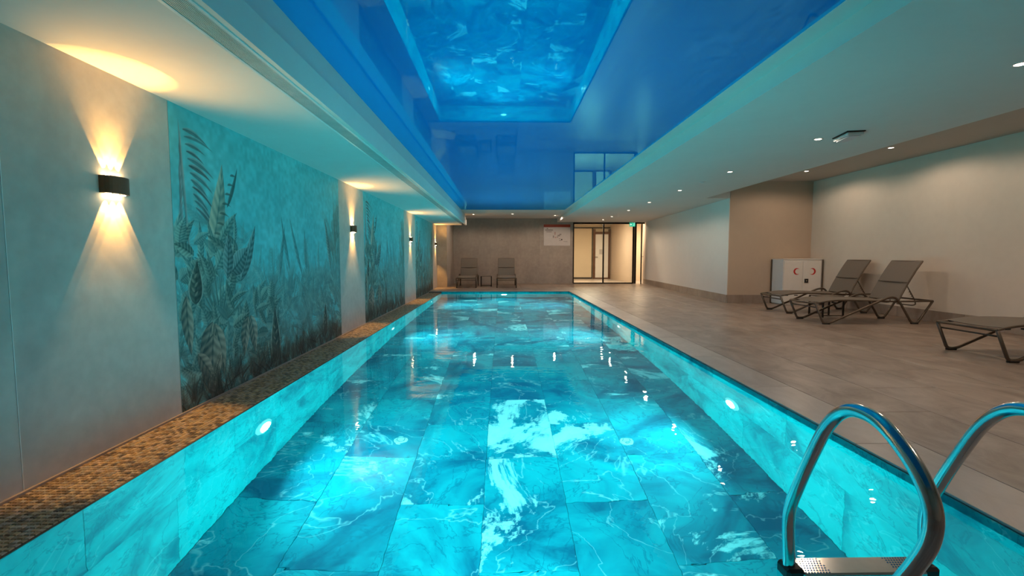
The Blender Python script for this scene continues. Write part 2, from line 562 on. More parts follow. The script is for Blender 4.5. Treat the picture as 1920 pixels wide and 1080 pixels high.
def wall_tiles(parent, side):
    for r_, (z0, z1) in enumerate(((ZF, zmid), (zmid, (ZLEDGE - 0.006) if side == 'l' else -0.0125))):
        if side in 'lr':
            off = 2.70 + (0.6 if r_ else 0)
            j = math.floor((YN - off) / 1.2)
            while off + j * 1.2 < YF:
                b0 = max(YN, off + j * 1.2); b1 = min(YF, off + (j + 1) * 1.2); j += 1
                if b1 - b0 < 0.02: continue
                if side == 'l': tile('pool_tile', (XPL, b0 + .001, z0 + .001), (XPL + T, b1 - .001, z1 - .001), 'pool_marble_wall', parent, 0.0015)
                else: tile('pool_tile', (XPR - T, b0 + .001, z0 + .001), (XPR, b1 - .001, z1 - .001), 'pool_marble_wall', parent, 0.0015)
        else:
            off = -0.142 + (0.6 if r_ else 0)
            j = math.floor((XPL - off) / 1.2)
            while off + j * 1.2 < XPR:
                a0 = max(XPL + T, off + j * 1.2); a1 = min(XPR - T, off + (j + 1) * 1.2); j += 1
                if a1 - a0 < 0.02: continue
                if side == 'f': tile('pool_tile', (a0 + .001, YF - T, z0 + .001), (a1 - .001, YF, z1 - .001), 'pool_marble_wall', parent, 0.0015)
                else: tile('pool_tile', (a0 + .001, YN, z0 + .001), (a1 - .001, YN + T, z1 - .001), 'pool_marble_wall', parent, 0.0015)
for pr, s in ((pwl, 'l'), (pwr, 'r'), (pwf, 'f'), (pwn, 'n')):
    wall_tiles(pr, s)

# water surface
nx, ny = 2, 2
wat = obj('pool_water', MB().add([(XPL + T, YN + T, 0), (XPR - T, YN + T, 0), (XPR - T, YF - T, 0), (XPL + T, YF - T, 0)], [(0, 1, 2, 3)]),
          'water', loc=(0, 0, ZW))
tag(wat, 'clear turquoise water filling the swimming pool', 'water')

# mosaic ledge between left wall and pool
ledge = struct('floor_ledge', MB().box((XL - 0.05, YN, ZLEDGE - 0.012), (XPL + T, YF, ZLEDGE - 0.004)), 'mosaic_base',
               'narrow ledge of brown pebble mosaic along the left wall', 'ledge')
mb = MB(); cols = []
pal = np.array([(0.42, 0.29, 0.15), (0.33, 0.22, 0.11), (0.50, 0.36, 0.20), (0.24, 0.16, 0.085), (0.36, 0.30, 0.22), (0.13, 0.095, 0.06), (0.46, 0.34, 0.24)])
pit = 0.026
yy = YN + 0.002
row = 0
while yy + pit < YF:
    xx = XL + 0.006
    ln = pit * 1.0
    while xx + pit < XPL + T + 0.004:
        g = 0.0022
        h = ZLEDGE + R.uniform(-0.0015, 0.0012)
        x0, x1, y0_, y1_ = xx + g / 2 + R.uniform(-.001, .001), xx + pit - g / 2, yy + g / 2 + R.uniform(-.001, .001), yy + ln - g / 2
        c = 0.003
        vs = [(x0, y0_, ZLEDGE - 0.005), (x1, y0_, ZLEDGE - 0.005), (x1, y1_, ZLEDGE - 0.005), (x0, y1_, ZLEDGE - 0.005),
              (x0 + c, y0_ + c, h), (x1 - c, y0_ + c, h), (x1 - c, y1_ - c, h), (x0 + c, y1_ - c, h)]
        mb.add(vs, [(4, 5, 6, 7), (0, 1, 5, 4), (1, 2, 6, 5), (2, 3, 7, 6), (3, 0, 4, 7)])
        cl = pal[R.randrange(len(pal))] * R.uniform(0.8, 1.15)
        cols += [(*cl, 1)] * 8
        xx += pit
    yy += ln
me = bpy.data.meshes.new('mosaic')
me.from_pydata(mb.v, [], mb.f)
at = me.color_attributes.new('stone', 'FLOAT_COLOR', 'POINT')
at.data.foreach_set('color', np.array(cols, dtype=np.float32).ravel())
me.materials.append(MATS['mosaic']); me.update()
mo = obj('mosaic_stones', me, 'mosaic', ledge); mo['kind'] = 'stuff'
struct('trim_1', MB().cbox((XL, YN, ZLEDGE - 0.004), (XL + 0.014, YF, ZLEDGE + 0.014), 0.002), 'skirting_stone', 'thin brown trim strip where the left wall meets the ledge', 'trim')

# ------------------------------------------------------------------ walls
YLE = 16.6                                      # end of the left wall (pilaster face)
wl = struct('wall_left', MB().box((XL - 0.25, Y0, -0.30), (XL - 0.02, YLE, ZC + 0.3)), 'plaster_left',
            'left wall with plaster panels between jungle murals', 'wall')
PAN = [(Y0, -0.05), (-0.05, 1.12), (1.12, 2.245), (2.245, 3.37), (6.74, 7.915), (11.12, 12.52), (15.6, YLE)]
for a, b2 in PAN:
    tile('wall_panel', (XL - 0.02, a + 0.0015, -0.05), (XL, b2 - 0.0015, ZSL + 0.05), 'plaster_left', wl, 0.002)
for a in (-0.05, 1.12, 2.245):
    obj('joint_strip', MB().cbox((XL - 0.015, a - 0.0022, -0.04), (XL + 0.0012, a + 0.0022, ZSL), 0.0005), 'white_plastic', wl)
MUR = [(3.37, 6.74, 0.005), (7.915, 11.12, 0.009), (12.52, 15.6, 0.012)]

struct('wall_pilaster', MB().box((XL - 0.25, YLE, -0.02), (-1.97, YW + 0.02, ZC + 0.3)), 'plaster_far', 'brown plaster pilaster in the far left corner', 'wall')
wf = struct('wall_far', MB().box((-2.0, YW + 0.02, -0.02), (2.79, YW + 0.25, ZC + 0.3)), 'plaster_far', 'grey brown plaster wall at the far end behind the loungers', 'wall')
for a, b2 in ((-1.968, -0.95), (-0.95, 0.25), (0.25, 1.45), (1.45, 2.79)):
    tile('wall_panel', (a + 0.001, YW, 0.0), (b2 - 0.001, YW + 0.02, ZC + 0.01), 'plaster_far', wf, 0.0015)
struct('wall_right', MB().box((XRW, Y0, -0.02), (XRW + 0.25, 11.1, ZR + 0.2)), 'paint_beige', 'beige painted wall behind the right hand loungers', 'wall')
# block between recess and corridor: tan face towards the camera, pale face towards the pool
struct('wall_block', MB().prism([(5.262, 10.88), (XRW + 0.2, 10.88), (XRW + 0.2, YW + 0.2), (5.66, YW + 0.2)], -0.02, ZR + 0.2), 'paint_tan',
       'tan projecting wall behind the white first aid cabinet', 'wall')
ang = math.atan2(5.66 - 5.262, YW + 0.2 - 10.88)
wp = struct('wall_block_side', MB().prism([(5.25, 10.88), (5.2625, 10.88), (5.6605, YW + 0.2), (5.648, YW + 0.2)], 0.0, ZSR + 0.02), 'paint_white',
            'pale wall along the deck between cabinet corner and glass door', 'wall')
struct('wall_near', MB().box((XL - 0.25, Y0 - 0.25, -0.02), (XRW + 0.25, Y0, ZR + 0.2)), 'plaster_far', 'plaster wall behind the viewpoint', 'wall')

# stone skirting boards
def skirting(name, p, q, label, h=0.19, th=0.014):
    root = thing(name, label, 'baseboard', kind='structure')
    p = Vector((*p, 0)); q = Vector((*q, 0)); d = (q - p); L = d.length; a = math.atan2(d.y, d.x)
    n = max(1, round(L / 1.2)); w = L / n
    for i in range(n):
        o = obj('skirting_tile', tile_mesh('skirting_tile', (w - 0.003, th, h), 'skirting_stone', 0.002), 'skirting_stone', root)
        c = p + d.normalized() * (w * (i + 0.5))
        o.location = (c.x, c.y, h / 2 + 0.001); o.rotation_euler = (0, 0, a)
    return root
skirting('baseboard_right', (XRW - 0.007, Y0), (XRW - 0.007, 10.87), 'brown stone skirting along the right wall')
skirting('baseboard_block', (5.255, 10.873), (XRW - 0.02, 10.873), 'brown stone skirting under the tan wall')
skirting('baseboard_side', (5.243, 10.87), (5.638, YW), 'brown stone skirting under the pale wall beside the deck')

# ------------------------------------------------------------------ ceilings
GX0, GX1 = -1.435, -1.320                     # air grille slot
XSL = -1.268
prof = [(XL - 0.02, ZSL), (GX0, ZSL), (GX0, ZSL + 0.06), (GX1, ZSL + 0.06), (GX1, ZSL), (XSL, ZSL), (XSL - 0.07, ZC + 0.02), (XL - 0.02, ZC + 0.02)]
prof = [(XL - 0.02, ZSL), (GX0, ZSL), (GX0, ZSL + 0.06), (GX1, ZSL + 0.06), (GX1, ZSL), (XSL, ZSL), (XSL, ZC - 0.23), (XSL - 0.018, ZC - 0.22), (XSL - 0.07, ZC + 0.02), (XL - 0.02, ZC + 0.02)]
struct('ceiling_soffit_left', MB().prism(prof, Y0, 16.5, 'y'), 'paint_ceiling', 'lowered white ceiling strip along the left wall', 'ceiling')
struct('ceiling_stretch', MB().box((XSL - 0.12, Y0, ZC), (1.99, 15.2, ZC + 0.02)), 'stretch_blue', 'glossy blue stretch ceiling mirroring the pool', 'ceiling')
struct('ceiling_border', MB().box((1.99, Y0, ZC - 0.004), (2.2, 15.2, ZC + 0.02)), 'paint_ceiling', 'white plaster border right of the blue ceiling', 'ceiling')
struct('ceiling_far', MB().box((XL, 15.2, ZC), (2.2, YW + 0.1, ZC + 0.02)), 'paint_ceiling', 'white plaster ceiling in front of the far wall', 'ceiling')
struct('ceiling_soffit_right', MB().prism([(2.15, Y0), (4.70, Y0), (4.70, 10.88), (5.27, 10.88), (5.8, YW), (2.15, YW)], ZSR, ZR + 0.1), 'paint_ceiling', 'lowered white ceiling over the right deck with spotlights', 'ceiling')
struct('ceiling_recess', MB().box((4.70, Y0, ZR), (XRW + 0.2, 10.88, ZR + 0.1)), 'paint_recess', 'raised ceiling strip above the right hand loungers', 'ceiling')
struct('ceiling_roof', MB().box((XL - 0.3, Y0 - 0.3, ZR + 0.1), (XRW + 0.3, 23.2, ZR + 0.2)), 'paint_ceiling', 'concrete slab above the ceilings', 'ceiling')

# ------------------------------------------------------------------ air grille
g = thing('air_grille', 'long metal air grille in the ceiling strip above the left side', 'grille', (0, 0, ZSL))
obj('backing', MB().box((GX0 + 0.002, Y0 + 0.02, 0.045), (GX1 - 0.002, 15.3, 0.055)), 'dark_void', g)
obj('frame_rail', MB().cbox((GX0 - 0.014, Y0 + 0.01, -0.005), (GX0 + 0.005, 15.3, 0.0), 0.0015), 'grille_metal', g)
obj('frame_rail', MB().cbox((GX1 - 0.005, Y0 + 0.01, -0.005), (GX1 + 0.014, 15.3, 0.0), 0.0015), 'grille_metal', g)
NS = 10
for i in range(NS):
    x = GX0 + 0.0075 + (GX1 - GX0 - 0.015) * (i + 0.5) / NS
    obj('slat', MB().box((x - 0.0019, Y0 + 0.02, -0.002), (x + 0.0019, 15.3, 0.028)), 'grille_slat', g)

# ------------------------------------------------------------------ murals (printed jungle, painted as a colour map on each panel)
def vnoise(rng, nt_, ns_, cells):
    gy, gx = max(2, int(cells * nt_ / max(nt_, ns_)) + 2), max(2, int(cells * ns_ / max(nt_, ns_)) + 2)
    gr = rng.random((gy + 1, gx + 1))
    y = np.linspace(0, gy - 1e-3, nt_); x = np.linspace(0, gx - 1e-3, ns_)
    yi = y.astype(int); xi = x.astype(int); fy = (y - yi)[:, None]; fx = (x - xi)[None]
    fy = fy * fy * (3 - 2 * fy); fx = fx * fx * (3 - 2 * fx)
    a = gr[yi][:, xi]; b_ = gr[yi][:, xi + 1]; c = gr[yi + 1][:, xi]; d = gr[yi + 1][:, xi + 1]
    return a * (1 - fy) * (1 - fx) + b_ * (1 - fy) * fx + c * fy * (1 - fx) + d * fy * fx

class Mural:
    def __init__(self, L, Hh, res, seed):
        self.rng = np.random.default_rng(seed); self.res = res; self.L = L; self.H = Hh
        self.ns = int(L / res) + 1; self.nt = int(Hh / res) + 1
        self.S, self.T = np.meshgrid(np.linspace(0, L, self.ns), np.linspace(0, Hh, self.nt))
        base = np.array((0.10, 0.41, 0.44)); pale = np.array((0.17, 0.50, 0.52))
        f = 0.5 * vnoise(self.rng, self.nt, self.ns, 5) + 0.3 * vnoise(self.rng, self.nt, self.ns, 14) + 0.2 * vnoise(self.rng, self.nt, self.ns, 60)
        self.img = base + (pale - base) * f[..., None]
    def blend(self, sl, col, alpha):
        self.img[sl] = self.img[sl] * (1 - alpha[..., None]) + col * alpha[..., None]
    def leaf(self, s, t, ang, ln, wd, curve=0.0, dark=(0.1, 0.2, 0.2), light=(0.3, 0.42, 0.38), alpha=0.8, veins=0, rim=0.0, rimcol=(0.5, 0.55, 0.48), power=0.75):
        m = ln * (1.1 + abs(curve))
        i0 = max(0, int((s - m) / self.res)); i1 = min(self.ns, int((s + m) / self.res) + 2)
        j0 = max(0, int((t - m) / self.res)); j1 = min(self.nt, int((t + m) / self.res) + 2)
        if i1 <= i0 or j1 <= j0: return
        sl = (slice(j0, j1), slice(i0, i1))
        dx = self.S[sl] - s; dy = self.T[sl] - t
        ca, sa = math.cos(ang), math.sin(ang)
        u = (dx * ca + dy * sa) / ln
        v = (-dx * sa + dy * ca) / ln - curve * u * u
        uu = np.clip(u, 0, 1)
        hw = (wd / ln) * 0.5 * np.sin(np.pi * uu ** power) + 1e-6
        e = self.res / ln
        a = np.clip((hw - np.abs(v)) / e + 0.5, 0, 1) * (u > 0) * (u < 1)
        q = np.clip(v / hw, -1, 1)
        k = 0.5 + 0.42 * q
        if veins:
            k = k + 0.22 * np.sin(2 * math.pi * (u * veins - np.abs(q) * 0.9))
        k = k - 0.45 * np.exp(-(np.abs(v) / (0.004 / ln + 0.06 * hw)) ** 2) if wd > 0.03 else k
        k = np.clip(k, 0, 1)[..., None]
        col = np.array(dark) * (1 - k) + np.array(light) * k
        if rim > 0:
            r_ = np.clip((np.abs(q) - (1 - rim)) / 0.15, 0, 1)[..., None]
            col = col * (1 - r_) + np.array(rimcol) * r_
        self.blend(sl, col, a * alpha)
    def frond(self, s, t, ang, ln, droop, n, ll, lw, dark, light, alpha, spread=1.0):
        x, y, a = s, t, ang
        st = ln / n
        for i in range(n):
            f = i / n
            a += droop / n
            x += math.cos(a) * st; y += math.sin(a) * st
            l = ll * math.sin(math.pi * (0.12 + 0.85 * f)) + 0.02
            for sg in (1, -1):
                self.leaf(x, y, a + sg * (0.95 - 0.35 * f) * spread, l * self.rng.uniform(0.85, 1.1), lw, -sg * 0.22, dark, light, alpha)
        self.leaf(s, t, ang + droop * 0.3, ln * 0.9, 0.012, droop * 0.35, dark, dark, alpha)
    def fan(self, s, t, ang, r, n, spread, lw, dark, light, alpha):
        for i in range(n):
            a = ang + spread * ((i + 0.5) / n - 0.5)
            self.leaf(s, t, a, r * self.rng.uniform(0.85, 1.05), lw, self.rng.uniform(-0.12, 0.12), dark, light, alpha)

def paint(L, Hh, res, seed):
    mu = Mural(L, Hh, res, seed); rg = mu.rng; U = rg.uniform
    def tone(d, k=1.0):          # d: 0 far .. 1 near
        dk = np.array((0.13, 0.33, 0.34)) * (1 - d) + np.array((0.03, 0.085, 0.082)) * d
        lt = np.array((0.19, 0.43, 0.43)) * (1 - d) + np.array((0.25, 0.36, 0.31)) * d
        return dk * U(0.8, 1.2), lt * U(0.75, 1.15) * k
    def clump(s, t, d, al):
        dk, lt = tone(d); k = U(0, 1)
        if k < 0.35:
            for q in range(int(U(3, 7))): mu.leaf(s + U(-.05, .05), t + U(-.05, .05), U(0.2, 2.9), U(0.12, 0.30), U(0.035, 0.10), U(-0.5, 0.5), dk, lt, al, veins=int(U(5, 12)), rim=0.1 if U(0, 1) < 0.3 else 0, rimcol=tuple(lt * 1.25))
        elif k < 0.65: mu.fan(s, t, U(0.8, 2.3), U(0.12, 0.32), int(U(11, 20)), U(1.4, 3.2), U(0.010, 0.018), dk, lt, al)
        else: mu.frond(s, t, U(0.6, 2.5), U(0.22, 0.5), U(-1.1, 1.1), int(U(12, 20)), U(0.06, 0.15), U(0.009, 0.015), dk, lt, al)
    # misty back layer: height profile of the vegetation along the wall
    top = lambda s: 1.15 + 0.30 * math.sin(3.1 * s / L * 2.2 + 0.6) + 0.45 * math.exp(-((s - L) / 0.35) ** 2) + 0.25 * math.exp(-(s / 0.6) ** 2)
    for i in range(int(26 * L)):
        s = U(0, L); clump(s, top(s) * U(0.45, 1.05) - 0.15, U(0.1, 0.4), 0.42)
    for i in range(int(11 * L)):
        s = U(0.22 * L, L); dk, lt = tone(U(0.3, 0.65))
        mu.leaf(s, U(0.25, 0.95), U(1.2, 1.95), U(0.3, 0.6), U(0.03, 0.08), U(-0.2, 0.2), dk, lt, 0.55, veins=14)
    # right edge: tall palms
    for i in range(34):
        s = L - abs(rg.normal(0, 0.17)) - 0.03; dk, lt = tone(U(0.5, 0.95))
        mu.frond(s, U(0.5, 1.55), U(1.0, 2.2), U(0.25, 0.5), U(-0.9, 0.9), 17, U(0.08, 0.17), 0.012, dk, lt, 0.62)
    mu.leaf(L - 0.36, 0.95, 1.78, 0.72, 0.10, 0.05, (0.04, 0.11, 0.11), (0.27, 0.36, 0.33), 0.8, veins=18)
    mu.leaf(L - 0.16, 0.8, 1.60, 1.30, 0.028, 0.03, (0.06, 0.11, 0.10), (0.2, 0.26, 0.23), 0.85)
    for s0, t0, a0 in ((0.62 * L, 0.95, 2.08), (0.53 * L, 1.0, 1.95), (0.66 * L, 0.95, 1.72), (0.46 * L, 0.9, 1.4)):
        mu.leaf(s0, t0, a0, U(0.5, 0.66), 0.07, -0.10, (0.04, 0.14, 0.15), (0.17, 0.34, 0.34), 0.75, veins=10)
    # dense middle vegetation, darker towards the foot
    for i in range(int(105 * L)):
        s = U(-0.1, L + 0.1); t = U(-0.1, 0.95) * U(0.75, 1.0); clump(s, t, np.clip(1.05 - t * 0.75, 0.25, 1) * U(0.55, 1), 0.68)
    # left column: drooping frond at the top, striped banana leaf, philodendron
    for i in range(12):
        t = 2.08 - i * 0.05
        mu.leaf(0.14 + 0.010 * i, t - 0.02, 0.22 - 0.05 * i + U(-.08, .08), U(0.2, 0.36), U(0.03, 0.05), -0.42 + U(-.1, .1), (0.04, 0.065, 0.07), (0.27, 0.38, 0.38), U(0.65, 0.95))
    for i in range(14):
        t = 2.05 - i * 0.05
        mu.leaf(0.12, t, -1.75 - 0.03 * i + U(-.1, .1), U(0.18, 0.36), U(0.018, 0.03), 0.3, (0.08, 0.13, 0.14), (0.32, 0.42, 0.42), U(0.5, 0.85))
    mu.leaf(0.10, 2.12, -1.52, 1.25, 0.03, 0.02, (0.09, 0.14, 0.14), (0.32, 0.39, 0.38), 0.8)
    mu.leaf(0.40, 1.12, 1.15, 0.80, 0.20, 0.16, (0.12, 0.19, 0.17), (0.46, 0.44, 0.35), 0.9, veins=9)
    for i in range(9):
        f = i / 8
        mu.leaf(0.38 + 0.34 * f, 1.16 + 0.66 * f, 0.1 + 0.4 * f, 0.17 * (1 - 0.5 * f), 0.022, -0.5, (0.04, 0.07, 0.065), (0.12, 0.17, 0.15), 0.8)
    mu.leaf(0.66, 1.55, 1.0, 0.40, 0.045, 0.12, (0.03, 0.07, 0.07), (0.10, 0.18, 0.17), 0.85)
    for i in range(46):
        dk, lt = tone(U(0.7, 1.0), 1.1)
        mu.leaf(abs(rg.normal(0.35, 0.28)), U(0.75, 1.25), U(0.1, 3.0), U(0.16, 0.38), U(0.05, 0.15), U(-0.45, 0.45), dk, lt, 0.82, veins=int(U(6, 12)), rim=0.1 if U(0, 1) < 0.5 else 0, rimcol=(0.30, 0.43, 0.41))
    for s0, t0, a0, l0, w0 in ((0.82, 0.92, 0.95, 0.58, 0.13), (0.68, 1.0, 0.55, 0.36, 0.2), (0.62, 0.95, 1.35, 0.4, 0.15)):
        mu.leaf(s0, t0, a0, l0, w0, 0.12, (0.03, 0.08, 0.085), (0.22, 0.36, 0.35), 0.9, veins=9, rim=0.1, rimcol=(0.34, 0.46, 0.44))
    mu.fan(0.50, 0.58, 1.5, 0.46, 24, 2.4, 0.020, (0.03, 0.08, 0.08), (0.18, 0.30, 0.27), 0.85)
    mu.fan(1.35, 0.72, 1.5, 0.36, 21, 2.8, 0.016, (0.05, 0.14, 0.14), (0.24, 0.39, 0.37), 0.75)
    for i in range(70):
        dk, lt = tone(U(0.7, 1.0))
        mu.leaf(U(0, 1.5), U(0.02, 0.75), U(0.1, 3.1), U(0.16, 0.36), U(0.06, 0.15), U(-0.4, 0.4), dk, lt, 0.8, veins=int(U(7, 12)), rim=0.09 if U(0, 1) < 0.4 else 0, rimcol=(0.30, 0.42, 0.39))
    # foreground: large taro leaves and pale rimmed caladium
    for s0, t0, a0, l0, w0, c0 in ((0.40, 0.62, -2.05, 0.5, 0.18, 0.2), (0.42, 0.60, -1.15, 0.46, 0.16, -0.2), (0.40, 0.52, -1.72, 0.5, 0.26, 0.05), (0.1, 0.85, -1.6, 0.45, 0.13, 0.1), (0.92, 0.60, -2.0, 0.36, 0.15, 0.2), (0.96, 0.6, -1.2, 0.36, 0.15, -0.2), (0.2, 0.40, -0.9, 0.34, 0.13, 0)):
        mu.leaf(s0, t0, a0, l0, w0, c0, (0.05, 0.085, 0.08), (0.34, 0.34, 0.275), 0.9, veins=6)
    for s0, t0, a0, l0, w0 in ((1.42, 0.06, 1.57, 0.58, 0.20), (0.20, 0.78, 1.45, 0.34, 0.17), (2.75, 0.12, 1.5, 0.42, 0.16)):
        if s0 < L:
            mu.leaf(s0, t0, a0, l0, w0, 0.0, (0.025, 0.045, 0.042), (0.10, 0.15, 0.13), 0.95, veins=7, rim=0.2, rimcol=(0.33, 0.42, 0.37), power=0.6)
            for k in range(6): mu.leaf(s0, t0 + 0.06 + l0 * 0.1 * k, 1.57 + (0.8 if k % 2 else -0.8), w0 * 0.32, 0.022, 0, (0.2, 0.24, 0.2), (0.32, 0.36, 0.3), 0.6)
    # grasses, small ferns and dark undergrowth at the foot
    for i in range(int(70 * L)):
        s = U(0, L); dk = np.array((0.02, 0.028, 0.024)) * U(0.7, 1.6); lt = np.array((0.18, 0.20, 0.16)) * U(0.4, 1.25)
        if U(0, 1) < 0.5: mu.leaf(s, U(-0.08, 0.10), U(1.05, 2.1), U(0.08, 0.34), U(0.008, 0.02), U(-0.5, 0.5), dk, lt, 0.75)
        else: mu.frond(s, U(-0.05, 0.1), U(0.7, 2.4), U(0.12, 0.3), U(-0.9, 0.9), 10, U(0.04, 0.08), 0.009, dk, lt, 0.7)
    soil = np.clip((0.22 - mu.T) / 0.24, 0, 1)[..., None] * 0.6 * np.clip(vnoise(rg, mu.nt, mu.ns, 40)[..., None] * 1.3, 0, 1)
    mu.img = mu.img * (1 - soil) + np.array((0.03, 0.028, 0.022)) * soil                   # dark soil printed along the foot
    fade = 0.16 * (0.6 * vnoise(rg, mu.nt, mu.ns, 90)[..., None] + 0.4 * vnoise(rg, mu.nt, mu.ns, 35)[..., None] - 0.5)
    im_ = mu.img * (1 + fade * 2)
    mean = im_.mean((0, 1))
    return mu, np.clip(mean * 1.03 * np.clip(im_ / mean, 0.02, None) ** 1.3, 0.005, 0.9)

MLAB = ['large jungle mural on the left wall nearest the viewer, after the first wall lamp',
        'jungle mural on the left wall between the second and third wall lamps',
        'jungle mural on the left wall nearest the far end, after the third wall lamp']
for i, (a, b2, res) in enumerate(MUR):
    Hh = ZSL + 0.045 - 0.002; L = b2 - a - 0.002
    mu, img = paint(L, Hh, res, 11 + i)
    ns, nt_ = mu.ns, mu.nt
    co = np.empty((nt_, ns, 3), np.float32)
    co[..., 0] = 0; co[..., 1] = mu.S; co[..., 2] = mu.T
    idx = np.arange(ns * nt_).reshape(nt_, ns)
    quads = np.stack([idx[:-1, :-1], idx[:-1, 1:], idx[1:, 1:], idx[1:, :-1]], -1).reshape(-1, 4)
    vsq = co.reshape(-1, 3)
    # closed panel: add a back and sides
    me = bpy.data.meshes.new('mural_print')
    nb = len(vsq)
    me.vertices.add(nb); me.vertices.foreach_set('co', vsq.ravel())
    nq = len(quads)
    me.loops.add(nq * 4); me.loops.foreach_set('vertex_index', quads.ravel().astype(np.int32))
    me.polygons.add(nq); me.polygons.foreach_set('loop_start', (np.arange(nq) * 4).astype(np.int32))
    me.update(calc_edges=True)
    at = me.color_attributes.new('print', 'FLOAT_COLOR', 'POINT')
    c4 = np.ones((nb, 4), np.float32); c4[:, :3] = img.reshape(-1, 3)
    at.data.foreach_set('color', c4.ravel())
    me.materials.append(MATS['mural_print'])
    root = thing('wall_mural', MLAB[i], 'mural', (XL, a + 0.001, -0.043), group='printed jungle murals on the left wall')
    obj('backing_board', MB().box((-0.0195, 0, 0), (-0.0015, L, Hh)), 'white_plastic', root)
    obj('printed_sheet', me, 'mural_print', root)

# ------------------------------------------------------------------ lights as lamps
def spot(name, parent, loc, rot, watts, col, size, blend, rad):
    l = bpy.data.lights.new(name, 'SPOT'); l.energy = watts; l.color = col
    l.spot_size = math.radians(size); l.spot_blend = blend; l.shadow_soft_size = rad
    o = bpy.data.objects.new(name, l); C.objects.link(o)
    o.parent = parent; o.location = loc; o.rotation_euler = rot
    return o

def make_sconce():
    t = thing('wall_sconce', '', 'wall lamp', group='up and down wall lamps')
    w, h, d = 0.088, 0.050, 0.07
    n = 12
    poly = [(0.0, -w)] + [(0.032 + (d - 0.032) * math.sin(math.pi * k / n) ** 0.6, -w + 2 * w * k / n) for k in range(n + 1)] + [(0.0, w)]
    obj('body', MB().prism(poly, -h, h), 'sconce_metal', t)
    for sg in (-1, 1):
        for k in (-1, 0, 1):
            y = k * 0.052
            ln = MB().lathe([(0, 0.006), (0.012, 0.004), (0.016, 0.0), (0.0, 0.0)] if sg > 0 else [(0, -0.006), (0.012, -0.004), (0.016, 0.0), (0.0, 0.0)], 14, (0.022, y, sg * h))
            obj('led_lens', ln, 'led_warm', t, smooth=True)
            spot('led_beam', t, (0.020, y, sg * (h + 0.009)), (math.pi if sg > 0 else 0, 0, 0), SCONCE_W * (1.7 if sg < 0 else 1.05), SCONCE_COL, 55, 0.10, 0.004)
        spot('led_glow', t, (0.066, 0, sg * (h + 0.010)), (0, math.pi + 0.6 if sg > 0 else -0.6, 0), SCONCE_W * (0.15 if sg < 0 else 1.5), SCONCE_COL, 125, 0.7, 0.02)
    return t
SLAB = ['brown wall lamp nearest the viewer, beaming up and down beside the large mural',
        'brown wall lamp between the first and second jungle murals',
        'small dark wall lamp between the second and third jungle murals',
        'smallest wall lamp in the far left corner beside the pilaster']
sc0 = make_sconce()
for i, y in enumerate((2.862, 7.31, 11.84, 16.20)):
    o = sc0 if i == 0 else copy_tree(sc0)
    o.location = (XL, y, 1.515); o['label'] = SLAB[i]

# ------------------------------------------------------------------ pool lamps and floor inlets
def make_pool_lamp():
    t = thing('pool_lamp', '', 'pool lamp', group='round lamps under the water')
    obj('trim_ring', MB().lathe([(0.078, 0.0), (0.078, 0.014), (0.10, 0.016), (0.122, 0.006), (0.124, 0.0)], 32, axis='x'), 'white_plastic', t, smooth=True)
    obj('lens', MB().lathe([(0.0, 0.012), (0.05, 0.011), (0.078, 0.006), (0.078, 0.001), (0, 0.001)], 32, axis='x'), 'pool_lens', t, smooth=True)
    l = bpy.data.lights.new('lamp_light', 'AREA'); l.shape = 'DISK'; l.size = 0.15; l.energy = POOL_LAMP; l.color = POOL_COL; l.spread = math.radians(152)
    l.cycles.is_caustics_light = True
    o = bpy.data.objects.new('lamp_light', l); C.objects.link(o); o.parent = t; o.location = (0.02, 0, 0); o.rotation_euler = (0, -math.pi / 2, 0)
    return t
pl0 = make_pool_lamp()
PL = [((XPL + T, 3.70, -0.68), 0, 'glowing round pool lamp in the left pool wall nearest the viewer'),
      ((XPL + T, 8.10, -0.68), 0, 'second glowing pool lamp along the left pool wall'),
      ((XPL + T, 12.5, -0.68), 0, 'third, farthest glowing pool lamp along the left pool wall'),
      ((XPR - T, 4.10, -0.64), math.pi, 'glowing round pool lamp in the right pool wall nearest the ladder'),
      ((XPR - T, 8.22, -0.64), math.pi, 'second glowing pool lamp along the right pool wall'),
      ((XPR - T, 12.4, -0.64), math.pi, 'third, farthest glowing pool lamp along the right pool wall'),
      ((0.03, YF - T, -0.62), -math.pi / 2, 'glowing round pool lamp in the middle of the far pool wall'),
      ((0.03, YN + T, -0.66), math.pi / 2, 'added unseen pool lamp in the near pool wall, lighting the near end')]  # last entry: unseen lamp, added to light the near end of the pool
for i, (p, rz, lab) in enumerate(PL):
    o = pl0 if i == 0 else copy_tree(pl0)
    o.location = p; o.rotation_euler = (0, 0, rz); o['label'] = lab

inl = thing('floor_inlet', 'white round inlet on the pool floor, left of the two', 'pool inlet', (-0.93, 4.19, ZF), group='inlets on the pool floor')
obj('cover', MB().lathe([(0, 0.014), (0.03, 0.014), (0.052, 0.010), (0.062, 0.0), (0, 0.0)], 24), 'white_plastic', inl, smooth=True)
obj('ring_slot', MB().lathe([(0.030, 0.0145), (0.036, 0.0145), (0.036, 0.013), (0.030, 0.013)], 24), 'pool_grout', inl)
i2 = copy_tree(inl); i2.location = (1.116, 4.12, ZF); i2['label'] = 'white round inlet on the pool floor, right of the two'

